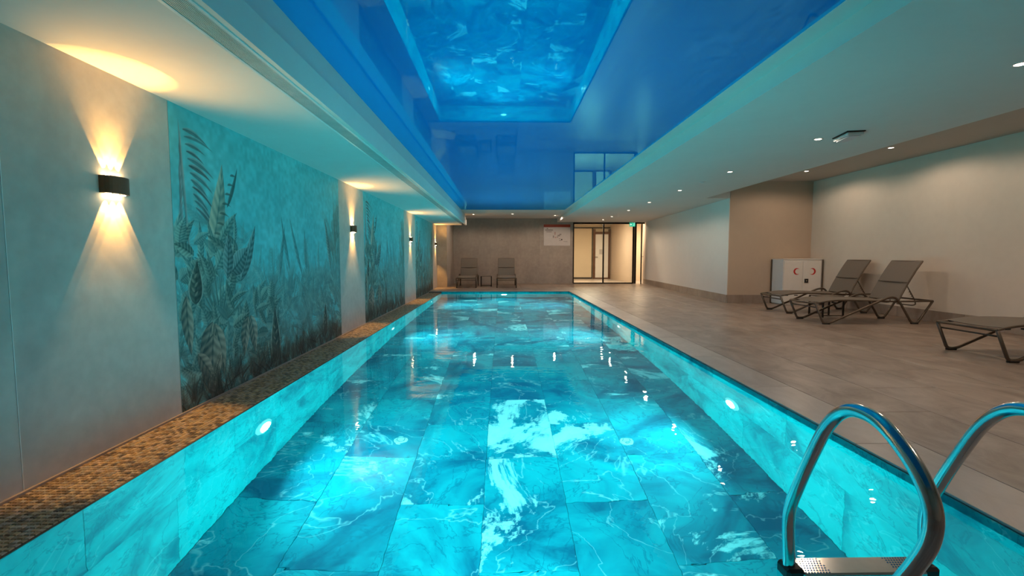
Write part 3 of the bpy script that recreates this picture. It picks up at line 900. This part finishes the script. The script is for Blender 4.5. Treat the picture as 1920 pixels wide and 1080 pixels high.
# ------------------------------------------------------------------ downlights
def make_downlight():
    t = thing('ceiling_spotlight', '', 'spotlight', group='recessed ceiling spotlights')
    obj('trim_ring', MB().lathe([(0.036, -0.001), (0.038, -0.004), (0.050, -0.003), (0.052, 0.0), (0.036, 0.0)], 24), 'white_plastic', t, smooth=True)
    obj('lens', MB().lathe([(0, -0.0025), (0.036, -0.002), (0.036, 0.0), (0, 0.0)], 20), 'down_lens', t)
    spot('beam', t, (0, 0, -0.006), (0, 0, 0), DOWN_W, DOWN_COL, 168, 0.35, 0.03)
    return t
dl0 = make_downlight()
ordn = ['first', 'second', 'third', 'fourth', 'fifth', 'sixth', 'seventh']
DL = [((3.61, 5.41, ZSR), 'ceiling spotlight over the right deck, brightest, beside the emergency light box'),
      ((3.61, 7.50, ZSR), 'second visible ceiling spotlight in the row over the right deck'),
      ((3.61, 9.62, ZSR), 'third visible ceiling spotlight in the row over the right deck'),
      ((3.65, 11.75, ZSR), 'fourth visible ceiling spotlight in the row over the right deck'),
      ((3.68, 13.80, ZSR), 'fifth visible ceiling spotlight in the row over the right deck'),
      ((3.70, 16.0, ZSR), 'sixth visible ceiling spotlight in the row over the right deck'),
      ((3.70, 17.4, ZSR), 'last ceiling spotlight of the deck row, just before the glass partition'),
      ((6.18, 7.49, ZR), 'spotlight in the raised ceiling strip above the middle lounger'),
      ((6.17, 9.56, ZR), 'spotlight in the raised ceiling strip in front of the tan wall'),
      ((1.91, 17.28, ZC), 'spotlight in the far ceiling, right of three, near the sign board'),
      ((0.34, 16.7, ZC), 'spotlight in the far ceiling, middle of three'),
      ((-1.05, 16.9, ZC), 'spotlight in the far ceiling, left of three, beside the left ceiling strip'),
      ((3.61, 3.30, ZSR), 'ceiling spotlight over the right deck just beyond the right picture edge'),
      ((3.61, 1.20, ZSR), 'ceiling spotlight over the near right deck outside the picture'),
      ((6.18, 5.40, ZR), 'spotlight in the raised strip above the lounger cut off by the picture edge'),
      ((6.18, 3.30, ZR), 'spotlight in the raised strip outside the picture on the right')]
for i, (p, lab) in enumerate(DL):
    o = dl0 if i == 0 else copy_tree(dl0)
    o.location = p; o['label'] = lab

sd = thing('smoke_detector', 'flat round smoke detector on the ceiling over the right deck', 'detector', (3.60, 8.51, ZSR))
obj('base', MB().lathe([(0, -0.012), (0.045, -0.012), (0.055, -0.006), (0.055, 0.0), (0, 0.0)], 24), 'white_plastic', sd, smooth=True)
obj('cap', MB().lathe([(0, -0.03), (0.025, -0.028), (0.034, -0.012), (0, -0.012)], 20), 'white_plastic', sd, smooth=True)

el = thing('emergency_light', 'white box shaped emergency light on the ceiling beside the brightest spotlight', 'light', (3.80, 5.19, ZSR), -0.2)
obj('base_plate', MB().cbox((-0.09, -0.165, -0.012), (0.09, 0.165, 0.0), 0.002), 'dark_metal', el)
obj('housing', MB().cbox((-0.08, -0.155, -0.045), (0.08, 0.155, -0.012), 0.006), 'white_plastic', el)
obj('diffuser', MB().cbox((-0.06, -0.135, -0.053), (0.06, 0.135, -0.045), 0.003), 'white_bluish_light', el)  # bluish reflection on the underside is painted into this colour

# ------------------------------------------------------------------ loungers
def make_lounger():
    t = thing('sun_lounger', '', 'lounger', group='brown sling loungers')
    W = 0.335
    for sg in (-1, 1):
        y = sg * W
        p = round_path([(0.0, y, 0.335), (0.135, y, 0.018), (0.235, y, 0.018), (1.17, y, 0.425), (1.30, y, 0.44), (1.385, y, 0.345), (1.585, y, 0.018), (1.685, y, 0.018), (1.92, y, 0.375)],
                       [0, .09, .06, .12, .09, .05, .05, .05, 0], 6)
        obj('leg_frame', MB().tube(p, 0.0155, 8, ry=0.019), 'lounger_metal', t, smooth=True)
        yi = sg * (W - 0.03)
        rail = smooth_path([(0.0, y, 0.338), (0.10, yi, 0.350), (0.28, yi, 0.378), (0.55, yi, 0.385), (1.0, yi, 0.372), (1.38, yi, 0.365), (1.92, y, 0.372)], 6)
        obj('side_rail', MB().tube(rail, 0.014, 8), 'lounger_metal', t, smooth=True)
        for u in (0.185, 1.635):
            obj('foot_pad', MB().cbox((u - 0.055, y - 0.021, 0.0), (u + 0.055, y + 0.021, 0.022), 0.006), 'black_rubber', t)
        for u in (0.13, 0.32):
            obj('rail_clip', MB().cbox((u - 0.03, yi - 0.016, 0.338), (u + 0.03, yi + 0.016, 0.354), 0.004), 'black_rubber', t)
    obj('front_bar', MB().tube([(0.0, -W, 0.336), (0.0, W, 0.336)], 0.016, 8), 'lounger_metal', t, smooth=True)
    obj('lower_bar', MB().tube([(0.045, -W, 0.268), (0.045, W, 0.268)], 0.010, 8), 'lounger_metal', t, smooth=True)
    obj('cross_bar', MB().tube([(1.37, -W, 0.352), (1.37, W, 0.352)], 0.012, 8), 'lounger_metal', t, smooth=True)
    obj('rear_bar', MB().tube([(1.92, -W, 0.374), (1.92, W, 0.374)], 0.015, 8), 'lounger_metal', t, smooth=True)
    # sling fabric of the seat (slightly sagging sheet with thickness)
    def sheet(path, hw, sag, th):
        mb = MB(); nv = 7; n = len(path)
        for side in (0, 1):
            for i, (u, z) in enumerate(path):
                a = path[min(i + 1, n - 1)]; b_ = path[max(i - 1, 0)]
                dx, dz = a[0] - b_[0], a[1] - b_[1]; l = math.hypot(dx, dz)
                nx_, nz_ = -dz / l, dx / l
                for k in range(nv):
                    q = -1 + 2 * k / (nv - 1)
                    s = -sag * (1 - q * q) - (th if side else 0)
                    mb.v.append((u + nx_ * s, q * hw, z + nz_ * s))
        o = n * nv
        for i in range(n - 1):
            for k in range(nv - 1):
                a = i * nv + k
                mb.f.append((a, a + nv, a + nv + 1, a + 1))
                mb.f.append((o + a, o + a + 1, o + a + nv + 1, o + a + nv))
        for i in range(n - 1):
            a = i * nv; mb.f.append((a, o + a, o + a + nv, a + nv))
            a = i * nv + nv - 1; mb.f.append((a, a + nv, o + a + nv, o + a))
        for k in range(nv - 1):
            mb.f.append((k, k + 1, o + k + 1, o + k)); a = (n - 1) * nv + k; mb.f.append((a, o + a, o + a + 1, a + 1))
        return mb
    sp = [(p.x, p.z) for p in smooth_path([(0.09, 0, 0.362), (0.28, 0, 0.392), (0.55, 0, 0.40), (1.0, 0, 0.386), (1.36, 0, 0.378)], 5)]
    obj('seat_sling', sheet(sp, 0.305, 0.014, 0.006), 'sling_fabric', t, smooth=True, auto=50)
    bpnts = [(1.375, 0, 0.385), (1.43, 0, 0.50), (1.53, 0, 0.69), (1.64, 0, 0.88), (1.735, 0, 1.02)]
    bp_ = [(p.x, p.z) for p in smooth_path(bpnts, 5)]
    back = obj('back_sling', sheet(bp_, 0.295, 0.010, 0.006), 'sling_fabric', t, smooth=True, auto=50)
    obj('seam', MB().cbox((1.508, -0.29, 0.672), (1.512, 0.29, 0.684), 0.001), 'sling_fabric', back)
    bf = [(p.x, -0.30, p.z) for p in smooth_path(bpnts, 5)]
    path = [Vector(p) + Vector((0.012, 0, -0.006)) for p in bf] + [Vector((p[0] + 0.012, 0.30, p[2] - 0.006)) for p in reversed(bf)]
    obj('back_frame', MB().tube(path, 0.012, 8), 'lounger_metal', t, smooth=True)
    # folding prop with notches
    for sg in (-1, 1):
        y = sg * 0.25
        pr = round_path([(1.525, y, 0.665), (1.70, y, 0.375), (1.715, y, 0.305), (1.66, y, 0.295), (1.40, y, 0.325)], 0.05, 5)
        pp = obj('back_prop', MB().tube(pr, 0.009, 8), 'lounger_metal', t, smooth=True)
        for k in range(4):
            u = 1.615 + 0.022 * k; z = 0.515 - 0.036 * k
            obj('notch', MB().cbox((u - 0.024, y - 0.006, z - 0.006), (u + 0.002, y + 0.006, z + 0.008), 0.002), 'lounger_metal', pp)
    obj('prop_bar', MB().tube([(1.525, -0.29, 0.665), (1.525, 0.29, 0.665)], 0.008, 8), 'lounger_metal', t, smooth=True)
    return t
lg0 = make_lounger()
LG = [((5.03, 7.76, 0), 0, 'brown sling lounger in the middle of the right deck, in front of the cabinet lounger'),
      ((5.31, 9.19, 0), 0, 'brown sling lounger partly hidden, right in front of the white cabinet'),
      ((5.08, 5.02, 0), 0, 'brown sling lounger cut off by the right picture edge, nearest the viewer'),
      ((-1.27, 16.10, 0), math.pi / 2, 'lounger against the far wall, left of the small side table'),
      ((0.125, 16.10, 0), math.pi / 2, 'lounger against the far wall, right of the small side table')]
for i, (p, rz, lab) in enumerate(LG):
    o = lg0 if i == 0 else copy_tree(lg0)
    o.location = p; o.rotation_euler = (0, 0, rz); o['label'] = lab

def make_table():
    t = thing('side_table', '', 'table', group='small square side tables')
    h, s = 0.385, 0.185
    obj('table_top', MB().cbox((-s - .008, -s - .008, h - 0.018), (s + .008, s + .008, h), 0.004), 'lounger_metal', t)
    for a in (-1, 1):
        for b_ in (-1, 1):
            obj('leg', MB().cbox((a * s - 0.013, b_ * s - 0.013, 0), (a * s + 0.013, b_ * s + 0.013, h - 0.018), 0.003), 'dark_metal', t)
    for a in (-1, 1):
        obj('stretcher', MB().cbox((-s + 0.013, a * s - 0.008, 0.03), (s - 0.013, a * s + 0.008, 0.046), 0.002), 'lounger_metal', t)
    return t
tb0 = make_table(); tb0.location = (-0.605, 17.0, 0); tb0['label'] = 'small dark side table between the two loungers at the far wall'
tb1 = copy_tree(tb0); tb1.location = (5.90, 8.42, 0); tb1['label'] = 'small dark side table between the two loungers on the right deck'

# ------------------------------------------------------------------ first aid cabinet
cb = thing('first_aid_cabinet', 'white two door cabinet with red crescents standing against the tan wall', 'cabinet', (6.285, 10.40, 0))
cw, cd, chh = 0.89, 0.455, 1.04
obj('body', MB().cbox((0.0, 0.02, 0.06), (cw, cd, chh - 0.02), 0.004), 'white_lacquer', cb)
obj('top_panel', MB().cbox((-0.012, 0.0, chh - 0.02), (cw + 0.006, cd, chh), 0.004), 'white_lacquer', cb)
obj('plinth', MB().cbox((0.02, 0.04, 0.0), (cw - 0.02, cd - 0.02, 0.06), 0.003), 'white_lacquer', cb)
obj('shaded_side', MB().cbox((-0.006, 0.012, 0.02), (0.0, cd - 0.012, chh - 0.02), 0.002), 'white_bluish_light', cb, label='cabinet side with bluish shade put into its colour')  # left side of the cabinet, its bluish shade painted as colour
def crescent(cx, cz, r, flip):
    n = 18; pts = []
    a0 = math.radians(38)
    for k in range(n + 1):
        a = a0 + (2 * math.pi - 2 * a0) * k / n
        pts.append((math.cos(a) * r, math.sin(a) * r))
    dx, r2 = r * 0.30, r * 0.80
    for k in range(n + 1):
        b0 = math.atan2(math.sin(a0) * r, math.cos(a0) * r - dx)
        a = (2 * math.pi - b0) + (2 * b0 - 2 * math.pi) * k / n
        rr_ = r2
        if k in (0, n): continue
        pts.append((dx + math.cos(a) * rr_, math.sin(a) * rr_))
    m_ = MB()
    P = [((-x if flip else x) + cx, z + cz) for x, z in pts]
    # strip triangulation between outer and inner arcs
    no = n + 1; ni = n - 1
    vs = [(x, -0.0065, z) for x, z in P] + [(x, -0.0035, z) for x, z in P]
    N = len(P); fs = []
    for k in range(n):
        i_in = lambda j: no + (ni - 1 - (j - 1))
        if k == 0: fs.append((0, 1, i_in(1)))
        elif k == n - 1: fs.append((k, k + 1, i_in(k)))
        else: fs.append((k, k + 1, i_in(k + 1), i_in(k)))
    side = [(i, (i + 1) % N, N + (i + 1) % N, N + i) for i in range(N)]
    m_.add(vs, fs + side)
    return m_
d_x = [(0.012, 0.437), (0.442, cw - 0.035)]
for i, (a, b2) in enumerate(d_x):
    d = obj('door', MB().cbox((a, -0.004, 0.07), (b2, 0.02, chh - 0.05), 0.004), 'white_lacquer', cb)
    obj('crescent', crescent(0.30 if i == 0 else 0.655, 0.755, 0.075, i == 1), 'crescent_red', d, label='red crescent emblem')
    if i == 1:
        lk = obj('latch', MB().cbox((0.48, -0.016, 0.50), (0.565, -0.004, 0.59), 0.003), 'black_rubber', d, label='black square latch')
        obj('keyhole', MB().lathe([(0, -0.019), (0.012, -0.019), (0.014, -0.016), (0, -0.016)], 14, (0.522, 0, 0.545), 'y'), 'steel', d)
obj('edge_post', MB().cbox((-0.022, cd - 0.03, 0.0), (-0.006, cd + 0.005, chh - 0.02), 0.002), 'lounger_metal', cb)
obj('edge_post', MB().cbox((cw - 0.012, -0.012, 0.0), (cw + 0.004, 0.006, chh - 0.02), 0.002), 'lounger_metal', cb)

# ------------------------------------------------------------------ sign board on the far wall
sg_ = thing('sign_board', 'white information board with a red header hanging on the far wall', 'sign', (1.62, YW - 0.012, 1.51))
bw, bh = 1.05, 0.83
obj('board', MB().cbox((0, 0, 0), (bw, 0.012, bh), 0.002), 'sign_board', sg_)
hd = obj('header', MB().cbox((-0.005, -0.004, bh - 0.10), (bw + 0.005, 0.0, bh + 0.005), 0.001), 'sign_red', sg_, label='dark red header strip')
for (x, z, w, h, mt_) in ((0.12, 0.665, 0.05, 0.02, 'dark_metal'), (0.19, 0.668, 0.04, 0.018, 'white_plastic'), (0.06, 0.59, 0.30, 0.05, 'sign_grey'), (0.10, 0.53, 0.22, 0.03, 'sign_grey'),
                          (0.42, 0.43, 0.05, 0.11, 'sign_pink'), (0.36, 0.31, 0.05, 0.09, 'sign_grey'), (0.44, 0.30, 0.06, 0.05, 'sign_pink'), (0.55, 0.37, 0.10, 0.06, 'sign_grey'), (0.62, 0.42, 0.08, 0.05, 'sign_grey'), (0.52, 0.32, 0.05, 0.04, 'sign_grey'),
                          (0.69, 0.215, 0.05, 0.05, 'dark_metal'), (0.62, 0.19, 0.06, 0.03, 'sign_grey'), (0.78, 0.15, 0.16, 0.02, 'sign_grey'), (0.60, 0.265, 0.06, 0.02, 'sign_grey')):
    obj('printed_mark', MB().box((x, -0.0015, z), (x + w, 0.0005, z + h)), mt_, sg_)

# ------------------------------------------------------------------ glass partition, doors, corridor
wn = thing('window_1', 'floor to ceiling glass partition with dark frames at the far right', 'glass partition', (0, YW, 0), kind='structure')
def bar(a, b2, nm='frame_bar', par=wn, mat='dark_metal'):
    return obj(nm, MB().cbox(a, b2, 0.004), mat, par)
bar((2.79, -0.03, 0.0), (2.83, 0.03, 2.435), 'frame_post'); bar((3.975, -0.03, 0.04), (4.03, 0.03, 2.38), 'frame_post')
bar((5.17, -0.03, 0.0), (5.225, 0.03, 2.435), 'frame_post'); bar((5.262, -0.03, 0.0), (5.32, 0.03, 2.435), 'frame_post')
bar((2.83, -0.03, 2.365), (5.17, 0.03, 2.435), 'frame_rail'); bar((2.83, -0.03, 0.0), (5.17, 0.03, 0.04), 'frame_rail')
bar((5.32, -0.03, 2.375), (5.655, 0.03, 2.435), 'frame_rail')
obj('pane', MB().box((2.83, -0.005, 0.04), (3.975, 0.005, 2.365)), 'pane_glass', wn)
obj('pane', MB().box((4.03, -0.005, 0.04), (5.17, 0.005, 2.365)), 'pane_glass', wn)
dr = thing('door_1', 'open glass door leaf with dark frame beside the partition', 'door', (5.505, YW - 0.05, 0.0), math.radians(-105), kind='structure')
for a, b2, nm in (((0, -0.02, 0.01), (0.05, 0.02, 2.36), 'stile'), ((0.49, -0.02, 0.01), (0.54, 0.02, 2.36), 'stile'), ((0.05, -0.02, 0.01), (0.49, 0.02, 0.08), 'rail'), ((0.05, -0.02, 2.29), (0.49, 0.02, 2.36), 'rail')):
    bar(a, b2, nm, dr)
obj('pane', MB().box((0.05, -0.004, 0.08), (0.49, 0.004, 2.29)), 'pane_glass', dr)
obj('handle', MB().tube(round_path([(0.515, 0.02, 1.08), (0.515, 0.07, 1.08), (0.40, 0.07, 1.08)], 0.02), 0.009, 8), 'steel', dr, smooth=True)

struct('wall_corridor_back', MB().box((2.4, 22.6, 0), (7.4, 22.8, 2.9)), 'corridor_wall', 'bright cream back wall of the corridor behind the glass', 'wall')
struct('wall_corridor_left', MB().box((2.45, YW + 0.03, 0), (2.79, 22.6, 2.9)), 'corridor_wall', 'left corridor wall behind the glass partition', 'wall')
struct('wall_corridor_right', MB().box((5.21, YW + 0.04, 0), (5.27, 22.6, 2.9)), 'paint_tan', 'tan corridor wall right of the inner door', 'wall')
struct('ceiling_corridor', MB().box((2.4, YW, 2.60), (7.4, 22.8, 2.7)), 'paint_ceiling', 'corridor ceiling behind the glass', 'ceiling')
struct('wall_passage', MB().box((5.27, 21.2, 0), (7.3, 21.3, 2.6)), 'corridor_wall', 'cream wall of the side passage behind the open door', 'wall')
# inner glazed screen with door
w2 = thing('window_2', 'cream fixed panel with dark frame on the corridor back wall', 'window', (0, 22.57, 0), kind='structure')
bar((3.30, -0.02, 2.42), (5.15, 0.02, 2.47), 'frame_rail', w2); bar((3.30, -0.02, 0.02), (4.28, 0.02, 0.07), 'frame_rail', w2); bar((4.27, -0.02, 0.02), (4.31, 0.02, 2.42), 'frame_post', w2)
obj('panel', MB().cbox((3.30, 0.0, 0.07), (4.27, 0.02, 2.42), 0.002), 'corridor_wall', w2)
d2 = thing('door_2', 'pale inner door in a dark frame seen through the glass', 'door', (4.33, 22.57, 0.0), kind='structure')
for a, b2, nm in (((0, -0.05, 0), (0.11, 0.02, 2.38), 'door_frame'), ((0.73, -0.05, 0), (0.83, 0.02, 2.38), 'door_frame'), ((0.11, -0.05, 2.14), (0.73, 0.02, 2.26), 'door_frame'), ((0.11, -0.05, 0), (0.73, 0.02, 0.06), 'door_frame')):
    bar(a, b2, nm, d2, 'sconce_metal')
lf = obj('leaf', MB().cbox((0.11, -0.03, 0.06), (0.73, 0.01, 2.14), 0.003), 'white_lacquer', d2)
obj('notice', MB().cbox((0.30, -0.034, 1.18), (0.48, -0.03, 1.42), 0.001), 'sign_board', lf)
obj('handle', MB().tube(round_path([(0.08, -0.05, 1.05), (0.08, -0.10, 1.05), (0.22, -0.10, 1.05)], 0.02), 0.012, 8), 'black_rubber', d2, smooth=True)
def ceiling_panel(x, y, lab, z=2.60):
    t = thing('corridor_lamp', lab, 'lamp', (x, y, z), group='square corridor ceiling lamps')
    obj('frame', MB().cbox((-0.31, -0.31, -0.02), (0.31, 0.31, 0.0), 0.004), 'white_plastic', t)
    obj('diffuser', MB().cbox((-0.28, -0.28, -0.026), (0.28, 0.28, -0.02), 0.002), 'corridor_lens', t)
    l = bpy.data.lights.new('panel_light', 'AREA'); l.energy = CORR_W; l.color = (1.0, 0.80, 0.55); l.size = 0.55
    o = bpy.data.objects.new('panel_light', l); C.objects.link(o); o.parent = t; o.location = (0, 0, -0.03)
    return t
ceiling_panel(3.55, 19.5, 'square ceiling lamp in the corridor behind the glass')
ceiling_panel(5.75, 19.45, 'square ceiling lamp in the side passage behind the open door')

ex = thing('exit_sign', 'small green exit sign under the ceiling at the glass partition corner', 'sign', (5.08, YW - 0.28, 2.25))
obj('box', MB().cbox((-0.12, -0.012, 0.0), (0.10, 0.012, 0.15), 0.003), 'exit_green', ex)
obj('stem', MB().cbox((-0.01, -0.008, 0.15), (0.01, 0.008, 0.186), 0.001), 'white_plastic', ex)
obj('running_figure', MB().tube(round_path([(0.02, -0.013, 0.025), (0.045, -0.013, 0.06), (0.05, -0.013, 0.105)], 0.01), 0.011, 6, ry=0.003).tube([(0.048, -0.013, 0.065), (0.085, -0.013, 0.035)], 0.009, 6, ry=0.003)
    .tube([(0.05, -0.013, 0.10), (0.09, -0.013, 0.085)], 0.007, 6, ry=0.003).lathe([(0, -0.0145), (0.013, -0.0145), (0.013, -0.012), (0, -0.012)], 10, (0.058, 0, 0.135), 'y'), 'exit_white', ex)
obj('arrow', MB().prism([(-0.11, 0.08), (-0.075, 0.12), (-0.075, 0.095), (-0.03, 0.095), (-0.03, 0.065), (-0.075, 0.065), (-0.075, 0.04)], -0.0145, -0.012, 'y'), 'exit_white', ex)

# ------------------------------------------------------------------ pool ladder
ld = thing('pool_ladder', 'polished steel pool ladder with two arched handrails at the near right corner', 'ladder', (0, 0, 0))
def rail_path():
    q = [(1.612, -0.85), (1.612, 0.0), (1.622, 0.165)]
    arc = [(1.575, 0.30), (1.50, 0.46), (1.45, 0.553), (1.395, 0.617), (1.331, 0.648), (1.243, 0.645), (1.154, 0.595), (1.097, 0.537), (1.070, 0.475), (1.076, 0.405), (1.110, 0.325), (1.165, 0.22), (1.215, 0.11), (1.235, 0.0)]
    return q, arc
q, arc = rail_path()
for x in (1.036, 1.54):
    pts = [(x, *q[0]), (x, *q[1])] + [(x, p.x, p.y) for p in [Vector((a, b2)) for a, b2 in [q[2]] + arc]]
    sm = smooth_path(pts[1:], 7)
    obj('handrail', MB().tube([pts[0]] + sm, 0.0205, 20), 'steel', ld, smooth=True)
    obj('deck_flange', MB().lathe([(0.0, 0.014), (0.026, 0.014), (0.042, 0.006), (0.044, 0.0005), (0, 0.0005)], 24, (x, 1.235, 0)), 'steel', ld, smooth=True)
for z in (-0.022, -0.27, -0.52):
    st = obj('step', MB().cbox((1.065, 1.565, z - 0.028), (1.512, 1.66, z), 0.006), 'steel', ld)
    gm = MB()
    for xa, xb in ((1.075, 1.17), (1.41, 1.50)):
        nxs = 9
        for i in range(nxs):
            for j in range(7):
                x = xa + (xb - xa) * (i + (0.5 if j % 2 else 0.0)) / nxs; y = 1.573 + 0.0125 * j
                r_ = 0.0042
                gm.add([(x - r_, y, z), (x, y - r_, z), (x + r_, y, z), (x, y + r_, z), (x, y, z + 0.003)], [(0, 1, 4), (1, 2, 4), (2, 3, 4), (3, 0, 4)])
    stud = obj('grip_studs', gm, 'steel', st); stud['kind'] = 'stuff'
    for x in (1.036, 1.54):
        sgn = 1 if x < 1.3 else -1
        obj('bracket', MB().cbox((min(x - 0.026 * sgn, x + 0.04 * sgn), 1.572, z - 0.042), (max(x - 0.026 * sgn, x + 0.04 * sgn), 1.648, z + 0.008), 0.01), 'black_rubber', ld)

# refracted lamp light: the water bends it onto the walls and ceilings around the pool
wat.cycles.is_caustics_caster = True
for p_ in wat.data.polygons: p_.use_smooth = True
for o in bpy.data.objects:
    if o.type == 'MESH' and o is not wat:
        r_ = o
        while r_.parent: r_ = r_.parent
        if r_.name.split('.')[0] in ('wall_left', 'wall_mural', 'ceiling_soffit_left', 'ceiling_stretch', 'ceiling_border', 'ceiling_far', 'ceiling_soffit_right', 'wall_far', 'wall_block', 'wall_block_side', 'wall_right', 'ceiling_recess', 'air_grille', 'wall_sconce', 'wall_pilaster'):
            o.cycles.is_caustics_receiver = True
